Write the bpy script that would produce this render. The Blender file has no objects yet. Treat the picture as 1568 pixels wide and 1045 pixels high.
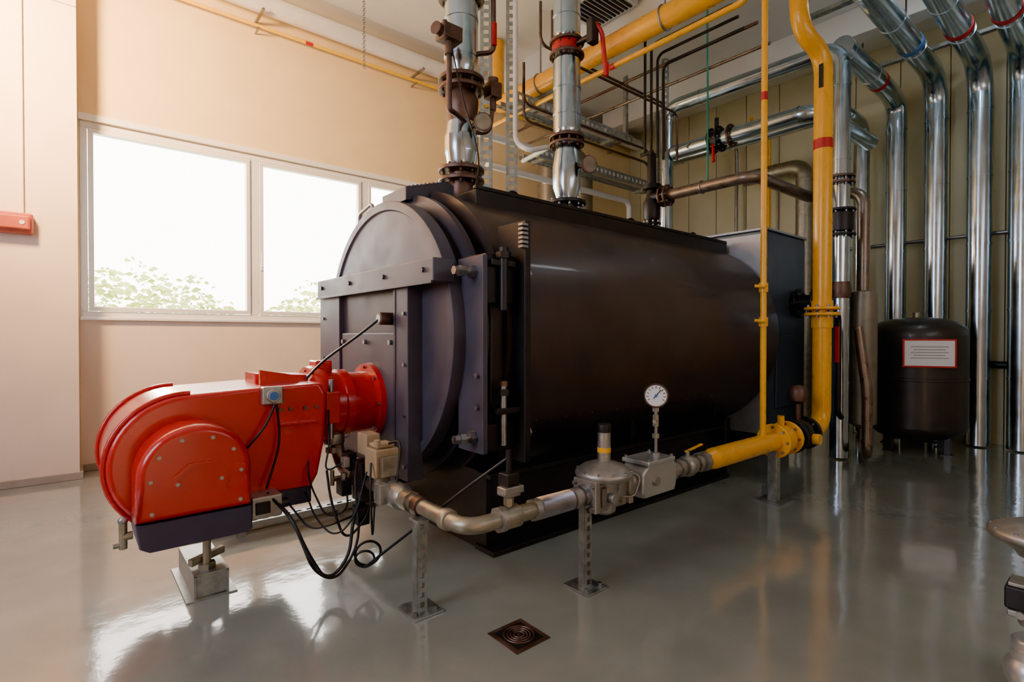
import bpy, bmesh, math, random
from mathutils import Vector, Matrix
random.seed(4)
V=Vector
sc=bpy.context.scene
X=V((1,0,0));Y=V((0,1,0));Z=V((0,0,1))

# ---------------------------------------------------------------- materials
def M(name,col,metal=0.0,rough=0.5,var=0.0,bump=0.0,scale=6.0,rvar=0.0,coat=0.0,spec=0.5):
    m=bpy.data.materials.new(name);m.use_nodes=True
    nt=m.node_tree;b=nt.nodes['Principled BSDF']
    b.inputs['Base Color'].default_value=(*col,1)
    b.inputs['Metallic'].default_value=metal
    b.inputs['Roughness'].default_value=rough
    b.inputs['Coat Weight'].default_value=coat
    b.inputs['Coat Roughness'].default_value=0.08
    b.inputs['Specular IOR Level'].default_value=spec
    tc=nt.nodes.new('ShaderNodeTexCoord')
    n=nt.nodes.new('ShaderNodeTexNoise');n.inputs['Scale'].default_value=scale;n.inputs['Detail'].default_value=6
    nt.links.new(tc.outputs['Object'],n.inputs['Vector'])
    if var>0:
        r=nt.nodes.new('ShaderNodeValToRGB')
        r.color_ramp.elements[0].position=.3;r.color_ramp.elements[1].position=.7
        r.color_ramp.elements[0].color=(*[c*(1-var) for c in col],1)
        r.color_ramp.elements[1].color=(*[min(1,c*(1+var)) for c in col],1)
        nt.links.new(n.outputs['Fac'],r.inputs['Fac']);nt.links.new(r.outputs['Color'],b.inputs['Base Color'])
    if rvar>0:
        mr=nt.nodes.new('ShaderNodeMapRange');mr.inputs['To Min'].default_value=max(.02,rough-rvar);mr.inputs['To Max'].default_value=rough+rvar
        mr.inputs['From Min'].default_value=.3;mr.inputs['From Max'].default_value=.7
        nt.links.new(n.outputs['Fac'],mr.inputs['Value']);nt.links.new(mr.outputs['Result'],b.inputs['Roughness'])
    if bump>0:
        bp=nt.nodes.new('ShaderNodeBump');bp.inputs['Strength'].default_value=bump;bp.inputs['Distance'].default_value=.02
        nt.links.new(n.outputs['Fac'],bp.inputs['Height']);nt.links.new(bp.outputs['Normal'],b.inputs['Normal'])
        if coat>0: nt.links.new(bp.outputs['Normal'],b.inputs['Coat Normal'])
    return m
m_wall=M('plaster_cream',(.84,.65,.36),0,.75,.04,.05,3)
m_wallp=M('plaster_pinkish',(.84,.68,.55),0,.75,.04,.05,3)
m_far=M('panel_cream',(.64,.58,.37),0,.6,.06,0,2)
m_gap=M('panel_joint_dark',(.20,.17,.11),0,.8,.1)
m_ceil=M('ceiling_white',(.76,.75,.70),0,.8,.04,0,2)
m_floor=M('epoxy_floor',(.265,.275,.235),0,.14,.10,.24,2.4,.05,1.0)
m_pvc=M('window_pvc',(.86,.84,.82),0,.35,.02)
m_boil=M('boiler_paint_dark',(.060,.047,.045),.25,.40,.18,.02,2.5,.05,.15)
m_door=M('boiler_paint_slate',(.052,.050,.066),.25,.42,.15,.04,5,.08)
m_door2=M('boiler_door_slate_light',(.080,.077,.102),.25,.45,.15,.04,5,.08)
m_black=M('black_paint',(.018,.017,.018),.1,.42,.2,.02,8)
m_rub=M('black_rubber',(.012,.012,.012),0,.5,.1)
m_red=M('burner_red',(.54,.003,.008),0,.26,.02,0,4,.02,.5)
m_redv=M('valve_red',(.50,.01,.015),0,.4,.1)
m_navy=M('burner_navy',(.040,.040,.075),0,.4,.1)
m_yel=M('pipe_yellow',(.93,.43,.004),0,.30,.05,.01,10,.05,.3)
m_yel2=M('line_yellow',(.95,.58,.01),0,.4,.05)
m_sil=M('galvanised_silver',(.50,.61,.69),1,.2,.10,.03,5,.07)
m_silw=M('galvanised_white',(.55,.56,.54),.7,.35,.06,.02,5,.07)
m_st=M('steel_grey',(.33,.33,.34),1,.38,.15,.05,14,.1)
m_galv=M('zinc_strut',(.36,.38,.36),.85,.42,.25,.03,18,.1)
m_cast=M('cast_aluminium',(.40,.38,.34),.85,.45,.15,.08,30,.08)
m_brass=M('zinc_brass',(.36,.33,.25),.8,.42,.2,.05,14,.1)
m_bron=M('rust_brown_iron',(.15,.095,.075),.7,.45,.25,.08,14,.1)
m_brpipe=M('brown_pipe',(.24,.19,.15),.7,.33,.2,.03,8,.1)
m_beige=M('servo_beige',(.42,.30,.17),0,.5,.1)
m_greyp=M('grey_paint_pipe',(.26,.24,.19),.5,.4,.12,.03,8)
m_box=M('smokebox_grey',(.08,.105,.13),.3,.4,.1)
m_box_lit=M('smokebox_lit',(.42,.46,.50),.3,.4,.1)  # lighter copy of the smokebox grey, light on its front painted into the colour
m_ves=M('vessel_dark',(.042,.040,.038),.2,.36,.15,.02,3,.04,.15)
m_white=M('white_label',(.8,.8,.78),0,.5,.02)
m_whpipe=M('white_pipe',(.80,.78,.74),0,.4,.05)
m_blue=M('blue_plastic',(.05,.16,.42),0,.35,.1)
m_conc=M('skirting_grey',(.36,.31,.26),0,.6,.1)
m_leaf=M('foliage',(.52,.54,.13),0,.8,.25,0,.8)
m_grass=M('outside_ground',(.60,.58,.35),0,.9,.2,0,.5)
m_em=M('lamp_orange_red',(.50,.10,.06),0,.4,.1)
m_green=M('green_cable',(.03,.22,.16),0,.5,.1)
g=bpy.data.materials.new('window_glass');g.use_nodes=True
nt=g.node_tree;nt.nodes.clear()
o=nt.nodes.new('ShaderNodeOutputMaterial');mx=nt.nodes.new('ShaderNodeMixShader');mx.inputs[0].default_value=.06
t=nt.nodes.new('ShaderNodeBsdfTransparent');gl=nt.nodes.new('ShaderNodeBsdfGlossy');gl.inputs['Roughness'].default_value=.02
nt.links.new(t.outputs[0],mx.inputs[1]);nt.links.new(gl.outputs[0],mx.inputs[2]);nt.links.new(mx.outputs[0],o.inputs[0])
m_glass=g

# ---------------------------------------------------------------- mesh builder
def frame(ax):
    ax=V(ax).normalized()
    h=Z if abs(ax.z)<.9 else X
    a=ax.cross(h).normalized();b=ax.cross(a).normalized()
    return ax,a,b
class MB:
    def __init__(s): s.v=[];s.f=[];s.m=[];s.mats=[]
    def add(s,vs,fs,mat):
        if mat not in s.mats: s.mats.append(mat)
        k=s.mats.index(mat);o=len(s.v)
        s.v+= [tuple(q) for q in vs]
        for f in fs: s.f.append([i+o for i in f]);s.m.append(k)
        return s
    def obox(s,c,ux,uy,uz,h,mat,bev=.0):
        bm=bmesh.new();bmesh.ops.create_cube(bm,size=2)
        for v in bm.verts: v.co=V((v.co.x*h[0],v.co.y*h[1],v.co.z*h[2]))
        if bev>0: bmesh.ops.bevel(bm,geom=bm.edges[:],offset=bev,segments=2,profile=.5,affect='EDGES')
        c=V(c);ux=V(ux).normalized();uy=V(uy).normalized();uz=V(uz).normalized()
        bm.verts.index_update()
        vs=[c+ux*v.co.x+uy*v.co.y+uz*v.co.z for v in bm.verts]
        fs=[[v.index for v in f.verts] for f in bm.faces];bm.free()
        return s.add(vs,fs,mat)
    def box(s,x0,x1,y0,y1,z0,z1,mat,bev=.0):
        return s.obox(((x0+x1)/2,(y0+y1)/2,(z0+z1)/2),X,Y,Z,(abs(x1-x0)/2,abs(y1-y0)/2,abs(z1-z0)/2),mat,bev)
    def lathe(s,p,ax,prof,mat,seg=32,cap=True):
        p=V(p);ax,a,b=frame(ax);vs=[];fs=[]
        for (t,r) in prof:
            r=max(r,1e-4)
            for i in range(seg):
                an=2*math.pi*i/seg
                vs.append(p+ax*t+(a*math.cos(an)+b*math.sin(an))*r)
        n=len(prof)
        for j in range(n-1):
            for i in range(seg):
                k=(i+1)%seg
                fs.append([j*seg+i,j*seg+k,(j+1)*seg+k,(j+1)*seg+i])
        if cap: fs.append(list(range(seg)));fs.append([(n-1)*seg+i for i in range(seg)])
        return s.add(vs,fs,mat)
    def cyl(s,p0,p1,r,mat,r2=None,seg=24,bev=0):
        p0=V(p0);p1=V(p1);L=(p1-p0).length
        r2=r if r2 is None else r2
        pr=[(0,r),(L,r2)] if bev<=0 else [(0,r-bev),(bev,r),(L-bev,r2),(L,r2-bev)]
        return s.lathe(p0,p1-p0,pr,mat,seg)
    def path(s,pts,fil):
        pts=[V(p) for p in pts];out=[pts[0]]
        for i in range(1,len(pts)-1):
            a=pts[i-1]-pts[i];b=pts[i+1]-pts[i]
            t=min(fil,a.length*.49,b.length*.49)
            p0=pts[i]+a.normalized()*t;p2=pts[i]+b.normalized()*t
            for k in range(9):
                u=k/8;w=.83
                d=(1-u)**2+2*u*(1-u)*w+u*u
                out.append((p0*(1-u)**2+pts[i]*(2*u*(1-u)*w)+p2*u*u)/d)
        out.append(pts[-1]);return out
    def sweep(s,pts,r,mat,fil=.1,seg=16):
        P=s.path(pts,fil);n=len(P);vs=[];fs=[]
        T=[]
        for i in range(n):
            d=(P[min(i+1,n-1)]-P[max(i-1,0)])
            T.append(d.normalized())
        _,a,b=frame(T[0])
        for i in range(n):
            if i>0:
                q=T[i-1].rotation_difference(T[i]);a=q@a
            a=(a-T[i]*a.dot(T[i])).normalized();b=T[i].cross(a)
            for k in range(seg):
                an=2*math.pi*k/seg
                vs.append(P[i]+(a*math.cos(an)+b*math.sin(an))*r)
        for j in range(n-1):
            for i in range(seg):
                k=(i+1)%seg
                fs.append([j*seg+i,j*seg+k,(j+1)*seg+k,(j+1)*seg+i])
        fs.append(list(range(seg)));fs.append([(n-1)*seg+i for i in range(seg)])
        return s.add(vs,fs,mat)
    def torus(s,c,ax,R,r,mat,seg=24,sg=10,a0=0,a1=2*math.pi):
        c=V(c);ax,a,b=frame(ax);vs=[];fs=[];full=abs(a1-a0-2*math.pi)<1e-3
        n=seg if full else seg+1
        for i in range(n):
            an=a0+(a1-a0)*i/seg;d=a*math.cos(an)+b*math.sin(an)
            for k in range(sg):
                q=2*math.pi*k/sg
                vs.append(c+d*(R+r*math.cos(q))+ax*r*math.sin(q))
        for i in range(seg):
            j=(i+1)%n
            for k in range(sg):
                l=(k+1)%sg
                fs.append([i*sg+k,i*sg+l,j*sg+l,j*sg+k])
        return s.add(vs,fs,mat)
    def sph(s,c,r,mat,seg=16):
        pr=[(-r*math.cos(math.pi*i/10),r*math.sin(math.pi*i/10)) for i in range(11)]
        return s.lathe(c,Z,pr,mat,seg)
    def prism(s,pts,c0,c1,mat,plane='XZ',bev=0):
        def mk(p,c):
            if plane=='XZ': return V((p[0],c,p[1]))
            if plane=='YZ': return V((c,p[0],p[1]))
            return V((p[0],p[1],c))
        n=len(pts)
        cx=sum(p[0] for p in pts)/n;cy=sum(p[1] for p in pts)/n
        def ins(b):
            o=[]
            for i in range(n):
                d=V((pts[i][0]-cx,pts[i][1]-cy));L=d.length
                q=d*(1-b/L) if L>0 else d
                o.append((cx+q.x,cy+q.y))
            return o
        sg=1 if c1>c0 else -1
        layers=[(pts,c0),(pts,c1)] if bev<=0 else [(ins(bev),c0),(ins(bev*.3),c0+sg*bev*.3),(pts,c0+sg*bev),(pts,c1-sg*bev),(ins(bev*.3),c1-sg*bev*.3),(ins(bev),c1)]
        vs=[];fs=[]
        for P,c in layers: vs+=[mk(p,c) for p in P]
        for j in range(len(layers)-1):
            for i in range(n):
                k=(i+1)%n
                fs.append([j*n+i,j*n+k,(j+1)*n+k,(j+1)*n+i])
        fs.append(list(range(n)));fs.append([(len(layers)-1)*n+i for i in range(n)])
        return s.add(vs,fs,mat)
    def bolts(s,c,ax,R,n,mat,r=.012,h=.02,off=0):
        c=V(c);ax,a,b=frame(ax)
        for i in range(n):
            an=2*math.pi*i/n+off
            p=c+(a*math.cos(an)+b*math.sin(an))*R
            s.cyl(p-ax*h*.2,p+ax*h,r,mat,seg=6)
        return s
    def flange(s,c,ax,R,th,mat,n=8,bm=None,br=.012):
        c=V(c);ax=V(ax).normalized()
        s.lathe(c-ax*th/2,ax,[(0,R-.006),(.006,R),(th-.006,R),(th,R-.006)],mat,32)
        bm=bm or mat
        s.bolts(c+ax*th/2,ax,R*.82,n,bm,br,.022);s.bolts(c-ax*th/2,-ax,R*.82,n,bm,br,.022)
        return s
    def strut(s,p0,p1,wd,w,dd,dp,mat,pitch=.10):
        p0=V(p0);p1=V(p1);L=(p1-p0).length;ax=(p1-p0).normalized();wd=V(wd).normalized();dd=V(dd).normalized()
        mid=(p0+p1)/2;th=.004
        for sg in(-1,1):
            s.obox(mid+wd*sg*w*.36,ax,wd,dd,(L/2,w*.14,th),mat)
            s.obox(mid+wd*sg*w*.5+dd*dp/2,ax,wd,dd,(L/2,th,dp/2),mat)
        n=max(2,int(L/pitch))
        for i in range(n+1):
            s.obox(p0+ax*(L*i/n),ax,wd,dd,(min(pitch,L/n)*.24,w*.23,th),mat)
        return s
    def obj(s,name,parent=None):
        me=bpy.data.meshes.new(name)
        me.from_pydata(s.v,[],s.f)
        for m in s.mats: me.materials.append(m)
        me.polygons.foreach_set('material_index',s.m)
        bm=bmesh.new();bm.from_mesh(me);bmesh.ops.recalc_face_normals(bm,faces=bm.faces[:]);bm.to_mesh(me);bm.free()
        me.polygons.foreach_set('use_smooth',[True]*len(me.polygons))
        me.set_sharp_from_angle(angle=math.radians(46))
        me.update()
        ob=bpy.data.objects.new(name,me);sc.collection.objects.link(ob)
        wn=ob.modifiers.new('weighted','WEIGHTED_NORMAL');wn.keep_sharp=True;wn.weight=80
        if parent: ob.parent=parent
        return ob
def root(name,loc=(0,0,0)):
    e=bpy.data.objects.new(name,None);e.empty_display_size=.2;sc.collection.objects.link(e);return e
def arc(cx,cz,r,a0,a1,n):
    return [(cx+r*math.cos(math.radians(a0+(a1-a0)*i/n)),cz+r*math.sin(math.radians(a0+(a1-a0)*i/n))) for i in range(n+1)]

# ---------------------------------------------------------------- room shell
X0,X1,Y0,Y1,ZC=-4.0,9.8,-3.0,7.5,6.0
MB().box(X0-.2,X1+.2,Y0-.2,Y1+.3,-.1,0,m_floor).obj('floor')
MB().box(X0-.2,X1+.2,Y0-.2,Y1+.3,ZC,ZC+.15,m_ceil).obj('ceiling')
wx0,wx1,wz0,wz1=.10,5.25,1.70,3.88
w=MB()
w.box(X0,wx0,Y1,Y1+.3,0,ZC,m_wall).box(wx1,X1,Y1,Y1+.3,0,ZC,m_wall)
w.box(wx0,wx1,Y1,Y1+.3,0,wz0,m_wallp).box(wx0,wx1,Y1,Y1+.3,wz1,ZC,m_wall)
w.box(X0,.08,7.13,Y1,0,ZC,m_wallp)
w.obj('wall_window_side')
w=MB();w.box(X1,X1+.2,Y0,Y1,0,ZC,m_gap)
y=Y0
while y<Y1-.1:
    w.box(X1-.03,X1,y+.006,min(y+.60,Y1)-.006,0,ZC,m_far,.004);y+=.60
w.obj('wall_far')
MB().box(X0-.2,X0,Y0,Y1+.3,0,ZC,m_wallp).obj('wall_left')
MB().box(X0,X1,Y0-.2,Y0,0,ZC,m_wallp).obj('wall_back')
MB().box(X0,.09,7.10,7.13,0,.075,m_conc,.005).box(.08,.11,7.10,Y1,0,.075,m_conc,.005).box(.11,X1-.03,Y1-.03,Y1,0,.075,m_conc,.005).obj('baseboard_window_side')
MB().box(X0,.08,7.125,7.13,4.9,4.91,m_conc).box(0.09,5.4,Y1-.02,Y1,wz1,wz1+.07,m_pvc,.005).obj('trim_1')
MB().box(5.7,6.0,Y0,7.05,5.62,ZC,m_ceil,.01).obj('ceiling_beam')
MB().box(8.3,8.6,Y0,7.05,5.62,ZC,m_ceil,.01).obj('ceiling_beam')

# window
W=root('window_1')
f=MB();yy0,yy1=Y1+.03,Y1+.11
f.box(wx0,wx1,yy0,yy1,wz0,wz0+.07,m_pvc,.008).box(wx0,wx1,yy0,yy1,wz1-.07,wz1,m_pvc,.008)
f.box(wx0,wx0+.07,yy0,yy1,wz0+.07,wz1-.07,m_pvc,.008).box(wx1-.07,wx1,yy0,yy1,wz0+.07,wz1-.07,m_pvc,.008)
for xm in(1.89,3.42): f.box(xm-.05,xm+.05,yy0,yy1,wz0+.07,wz1-.07,m_pvc,.008)
f.obj('frame',W)
f=MB()
for a,b in((wx0+.075,1.835),(1.945,3.365),(3.475,wx1-.075)):
    z0,z1=wz0+.075,wz1-.075
    f.box(a,b,yy0-.02,yy1-.01,z0,z0+.05,m_pvc,.008).box(a,b,yy0-.02,yy1-.01,z1-.05,z1,m_pvc,.008)
    f.box(a,a+.05,yy0-.02,yy1-.01,z0+.05,z1-.05,m_pvc,.008).box(b-.05,b,yy0-.02,yy1-.01,z0+.05,z1-.05,m_pvc,.008)
f.obj('sashes',W)
f=MB()
for a,b in((wx0+.12,1.79),(1.99,3.32),(3.52,wx1-.12)): f.box(a,b,yy0+.03,yy0+.035,wz0+.12,wz1-.12,m_glass)
f.obj('glass_panes',W)
f=MB();f.box(1.955,1.985,yy0-.04,yy0-.02,2.36,2.46,m_white,.004).box(1.96,1.98,yy0-.06,yy0-.04,2.40,2.60,m_white,.006)
f.obj('handle',W)
MB().box(wx0,wx1,Y1-.05,Y1+.03,wz0-.03,wz0+.005,m_pvc,.008).obj('sill',W)

# outside
MB().box(-30,50,Y1+.4,60,-.4,-.3,m_grass).obj('outside_ground')
f=MB()
for i in range(70):
    cx=-14+i*.65+random.uniform(-.4,.4);cy=random.uniform(16.5,20);h=random.uniform(2.4,3.4)
    if random.random()<.25: h+=random.uniform(.3,.7)
    f.cyl((cx,cy,-.3),(cx,cy,h*.6),.06,m_bron,seg=6)
    for k in range(260):
        d=V((random.gauss(0,1),random.gauss(0,1),random.gauss(0,1))).normalized()*random.random()**.4
        c=V((cx+d.x*.95,cy+d.y*.9,h*.62+d.z*h*.42))
        n=V((random.gauss(0,1),random.gauss(0,1),random.gauss(0,1))).normalized();_,a,b=frame(n);q=random.uniform(.07,.15)
        f.add([c-a*q,c-b*q*.6,c+a*q,c+b*q*.6],[[0,1,2,3]],m_leaf)
f.obj('garden_shrubs')

# ---------------------------------------------------------------- boiler
yc,zc=3.82,1.5
B=root('industrial_boiler')
MB().lathe((0,yc,zc),X,[(2.28,.9),(2.28,1.10),(2.30,1.13),(6.28,1.13),(6.38,1.09),(6.42,.9),(6.42,.1)],m_boil,96).obj('barrel',B)
f=MB()
f.lathe((0,yc,zc),X,[(2.20,.9),(2.20,1.155),(2.27,1.155),(2.27,.9)],m_boil,96,False)
f.lathe((0,yc,zc),X,[(2.04,.9),(2.04,1.10),(2.09,1.10),(2.09,.9)],m_door,96,False)
f.lathe((0,yc,zc),X,[(1.9,1.0),(2.3,1.0)],m_black,96,False)
f.obj('front_flanges',B)
f=MB().lathe((0,yc,zc),X,[(1.875,.01),(1.875,.965)],m_door2,96,False)
f.lathe((0,yc,zc),X,[(1.875,.955),(1.86,.965),(1.86,1.025),(1.865,1.03),(1.965,1.03),(1.965,.9)],m_door2,96,False)
f.obj('door_disc',B)
f=MB()
f.box(1.735,1.90,2.83,4.82,1.84,1.99,m_door2,.008)
f.box(1.72,1.735,2.83,4.82,1.825,1.845,m_door,.003)
f.box(1.76,1.88,3.20,3.38,.50,1.84,m_door2,.006).box(1.755,1.90,3.37,3.395,.5,1.84,m_door,.0)
f.box(1.76,1.88,4.38,4.82,.62,1.84,m_door2,.006)
f.box(1.80,1.88,3.38,4.38,.50,1.84,m_door,.004)
f.box(1.775,1.80,3.40,4.36,.56,1.52,m_door2,.01)
f.box(1.76,1.90,3.38,4.38,.44,.52,m_door,.006)
for yy in(3.46,3.88,4.30):
    for zz in(.66,1.45): f.cyl((1.775,yy,zz),(1.75,yy,zz),.02,m_st,seg=6)
for zz in(.6,.95,1.3,1.65):
    f.cyl((1.76,4.72,zz),(1.745,4.72,zz),.014,m_st,seg=6);f.cyl((1.76,3.24,zz),(1.745,3.24,zz),.014,m_st,seg=6)
for yy in(2.95,3.5,4.1,4.7): f.cyl((1.735,yy,1.92),(1.72,yy,1.92),.018,m_door,seg=6)
f.cyl((1.80,3.47,1.62),(1.68,3.47,1.62),.045,m_bron,bev=.006).cyl((1.68,3.47,1.62),(1.675,3.47,1.62),.03,m_white)
f.obj('door_bars',B)
f=MB()
for sg in(1,-1):
    def yy(v): return yc+sg*(v-yc)
    def bx(x0,x1,a,b,z0,z1,mt,bv=.005):
        a,b=sorted((yy(a),yy(b)));f.box(x0,x1,a,b,z0,z1,mt,bv)
    bx(1.955,1.995,2.61,2.88,.76,2.0,m_door2)
    bx(2.24,2.29,2.54,2.82,.68,2.24,m_black)
    bx(2.00,2.24,2.64,2.88,1.70,2.02,m_black,.012)
    bx(2.02,2.22,2.60,2.70,1.94,1.98,m_black)
    bx(2.00,2.24,2.64,2.88,.76,.94,m_black,.012)
    bx(2.05,2.24,2.58,2.84,1.00,1.04,m_black)
    bx(2.10,2.24,2.72,2.90,.92,1.72,m_boil,.01)
    for zz in(1.90,.86):
        f.cyl((1.82,yy(2.70),zz),(2.3,yy(2.70),zz),.022,m_st)
        f.cyl((1.84,yy(2.70),zz),(1.88,yy(2.70),zz),.036,m_st,seg=6).cyl((1.92,yy(2.70),zz),(1.955,yy(2.70),zz),.042,m_st,seg=6)
        f.cyl((1.80,yy(2.70),zz),(1.83,yy(2.70),zz),.028,m_st,seg=6)
        f.cyl((2.29,yy(2.62),zz),(2.34,yy(2.62),zz),.04,m_st,seg=6)
    f.cyl((2.12,yy(2.61),1.66),(2.12,yy(2.61),2.06),.03,m_black).cyl((2.12,yy(2.61),1.99),(2.12,yy(2.61),2.03),.05,m_black,seg=6)
    f.cyl((2.12,yy(2.61),.80),(2.12,yy(2.61),1.20),.022,m_st).cyl((2.12,yy(2.61),1.12),(2.12,yy(2.61),1.16),.05,m_black,seg=6).cyl((2.12,yy(2.61),1.18),(2.12,yy(2.61),1.21),.034,m_bron,seg=6)
    for zz in(1.25,1.05): f.cyl((1.955,yy(2.66),zz),(1.935,yy(2.66),zz),.018,m_st,seg=6)
for k in range(6): f.box(2.20,2.25,2.52,2.56,2.06+k*.028,2.075+k*.028,m_st)
f.obj('door_hinges',B)
f=MB()
f.box(2.45,6.35,3.36,4.28,2.50,2.655,m_black,.01)
f.box(2.45,6.35,3.36,3.40,2.655,2.685,m_black,.004).box(2.45,6.35,4.24,4.28,2.655,2.685,m_black,.004)
for x in(3.05,4.75,6.0): f.torus((x,3.62,2.71),Y,.07,.016,m_black)
f.obj('top_platform',B)
f=MB()
f.prism([(1.98,2.54),(2.42,2.58),(2.42,2.72),(2.36,2.75),(1.98,2.64)],3.62,4.02,m_door,'XZ',.006)
for i in range(9):
    for j in range(6): f.obox((2.03+i*.036,3.66+j*.06,2.662+i*.036*.30),(1,.5,.3),(-.5,1,0),(-.3,0,1),(.012,.004,.004),m_st)
f.sweep([(2.15,4.55,2.3),(2.15,4.55,2.72),(2.15,4.85,2.66),(2.15,4.85,2.0)],.016,m_st,.06,8)
f.sweep([(2.32,4.55,2.3),(2.32,4.55,2.72),(2.32,4.85,2.66),(2.32,4.85,2.0)],.016,m_st,.06,8)
f.obj('top_latch',B)
f=MB()
for a,b,wb in((2.79,3.01,2.93),(4.63,4.85,4.71)):
    f.box(2.18,5.35,a,b,0,.035,m_black,.004).box(2.20,5.33,wb-.015,wb+.015,.035,.52,m_black).box(2.18,5.35,a+.04,b-.02,.52,.55,m_black,.003)
f.box(2.2,2.23,2.9,4.74,.0,.55,m_black,.003).box(5.3,5.35,2.82,4.82,.0,.62,m_black,.003)
for x in(2.5,3.8,5.2): f.prism([(2.95,.03),(4.69,.03),(4.75,.75),(4.5,.62),(3.82,.42),(3.14,.62),(2.89,.75)],x,x+.05,m_black,'YZ')
f.box(5.95,6.15,3.2,4.44,0,.5,m_black,.01)
for i in range(24): f.sph((2.5+i*.155,2.885,.87),.009,m_bron,8)
f.obj('base_frame',B)
f=MB()
f.box(6.45,7.6,2.92,4.75,.3,2.78,m_box,.02)
f.box(6.42,6.47,2.96,4.71,.3,2.74,m_box_lit,.01)
f.box(6.43,7.62,2.90,4.77,2.78,2.81,m_box_lit,.006)
f.box(6.6,7.45,3.05,4.6,0,.3,m_black,.01)
f.cyl((7.27,2.92,1.92),(7.27,2.66,1.92),.10,m_black).flange((7.27,2.86,1.92),Y,.19,.03,m_black,8,m_st).flange((7.27,2.66,1.92),Y,.19,.03,m_black,8,m_st)
f.box(6.7,7.3,2.90,2.92,.6,1.5,m_box,.008)
f.obj('flue_gas_box',B)

# ---------------------------------------------------------------- burner
R=root('gas_burner')
out=arc(.51,.795,.375,90,258,22)+[(.62,.45),(.86,.53),(1.20,.53),(1.24,.60),(1.28,.80),(1.30,1.12),(1.26,1.19),(.9,1.185)]
MB().prism(out,3.42,4.14,m_red,'XZ',.035).obj('fan_housing',R)
f=MB()
rim=arc(.51,.795,.38,88,262,28)
f.sweep([(p[0],3.455,p[1]) for p in rim],.014,m_red,.005,8)
f.sweep([(p[0],4.10,p[1]) for p in rim],.014,m_red,.005,8)
f.obj('housing_rims',R)
cov=arc(.51,.77,.265,0,180,24)+[(.245,.56),(.775,.56)]
MB().prism(cov,3.15,3.43,m_red,'XZ',.045).obj('motor_cover',R)
f=MB().prism([(.245,.56),(.775,.56),(.775,.43),(.74,.415),(.30,.415),(.26,.44)],3.16,3.60,m_navy,'XZ',.01)
f.box(.80,1.20,3.45,4.10,.42,.535,m_navy,.01)
f.obj('navy_skirt',R)
f=MB()
for an in(0,35,70,110,145,180): 
    a=math.radians(an);f.cyl((.51+.205*math.cos(a),3.155,.77+.205*math.sin(a)),(.51+.205*math.cos(a),3.14,.77+.205*math.sin(a)),.010,m_cast,seg=8)
for p in((.31,.61),(.71,.61),(.42,.74),(.62,.74)): f.cyl((p[0],3.155,p[1]),(p[0],3.14,p[1]),.010,m_cast,seg=8)
f.prism([(.40,.72),(.40,.78),(.47,.84),(.57,.84),(.64,.78),(.64,.72),(.62,.72),(.62,.77),(.56,.82),(.48,.82),(.42,.77),(.42,.72)],3.142,3.16,m_red,'XZ')
for p in((1.0,1.04),(1.06,1.04),(1.15,1.04),(1.22,1.04)): f.cyl((p[0],3.43,p[1]),(p[0],3.408,p[1]),.012,m_bron,seg=12)
f.box(.98,1.22,3.40,3.43,.94,.96,m_red,.004)
f.obj('cover_screws',R)
f=MB()
f.lathe((0,yc,1.0),X,[(1.18,.19),(1.28,.20),(1.29,.275),(1.33,.285),(1.39,.275),(1.395,.235),(1.50,.235),(1.505,.25),(1.56,.25),(1.565,.225),(1.73,.225),(1.735,.285),(1.775,.29),(1.785,.28)],m_red,48)
f.bolts((1.735,yc,1.0),-X,.258,8,m_st,.012,.02)
f.bolts((1.29,yc,1.0),-X,.25,8,m_st,.010,.015)
f.box(1.34,1.46,3.76,3.90,1.22,1.32,m_red,.012)
f.box(1.32,1.42,3.51,3.60,.90,1.12,m_red,.01).cyl((1.36,3.53,.80),(1.36,3.53,1.2),.018,m_st)
f.obj('blast_tube',R)
f=MB()
f.prism([(.93,1.16),(1.18,1.18),(1.14,1.24),(.93,1.28)],3.60,3.63,m_red,'XZ').prism([(.93,1.16),(1.28,1.18),(1.26,1.23),(.93,1.25)],3.72,3.98,m_red,'XZ',.01)
f.obj('air_damper_fins',R)
f=MB()
f.box(.885,1.005,3.37,3.425,1.08,1.19,m_cast,.012).cyl((.945,3.372,1.135),(.945,3.355,1.135),.040,m_cast,bev=.005).cyl((.945,3.356,1.135),(.945,3.345,1.135),.026,m_blue)
f.box(.80,.97,3.28,3.44,.43,.56,m_cast,.01).cyl((.97,3.36,.48),(1.02,3.36,.48),.03,m_black)
f.box(.82,.90,3.27,3.28,.46,.53,m_black,.003)
f.cyl((.24,3.24,.50),(.20,3.24,.50),.02,m_brass).cyl((.20,3.24,.44),(.20,3.24,.57),.018,m_brass).sph((.20,3.24,.58),.022,m_st).cyl((.20,3.24,.46),(.16,3.24,.46),.012,m_st)
f.obj('sensors',R)
f=MB()
f.box(.53,.545,3.42,3.95,0,.14,m_galv,.002).box(.695,.71,3.42,3.95,0,.14,m_galv,.002).box(.53,.71,3.42,3.95,.13,.142,m_galv,.002)
f.box(.545,.695,3.425,3.433,.012,.13,m_galv,.001).box(.49,.75,3.40,3.97,0,.008,m_galv,.001)
f.cyl((.61,3.5,.14),(.61,3.5,.44),.022,m_brass).cyl((.61,3.5,.142),(.61,3.5,.175),.048,m_brass,seg=6).cyl((.61,3.5,.36),(.61,3.5,.39),.045,m_brass,seg=6)
f.obox((.62,3.56,.19),(1,.35,.12),(-.35,1,0),(0,0,1),(.10,.022,.02),m_brass,.006)
f.box(.50,.72,3.45,4.05,.385,.44,m_black,.01)
f.obj('support_foot',R)

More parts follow.
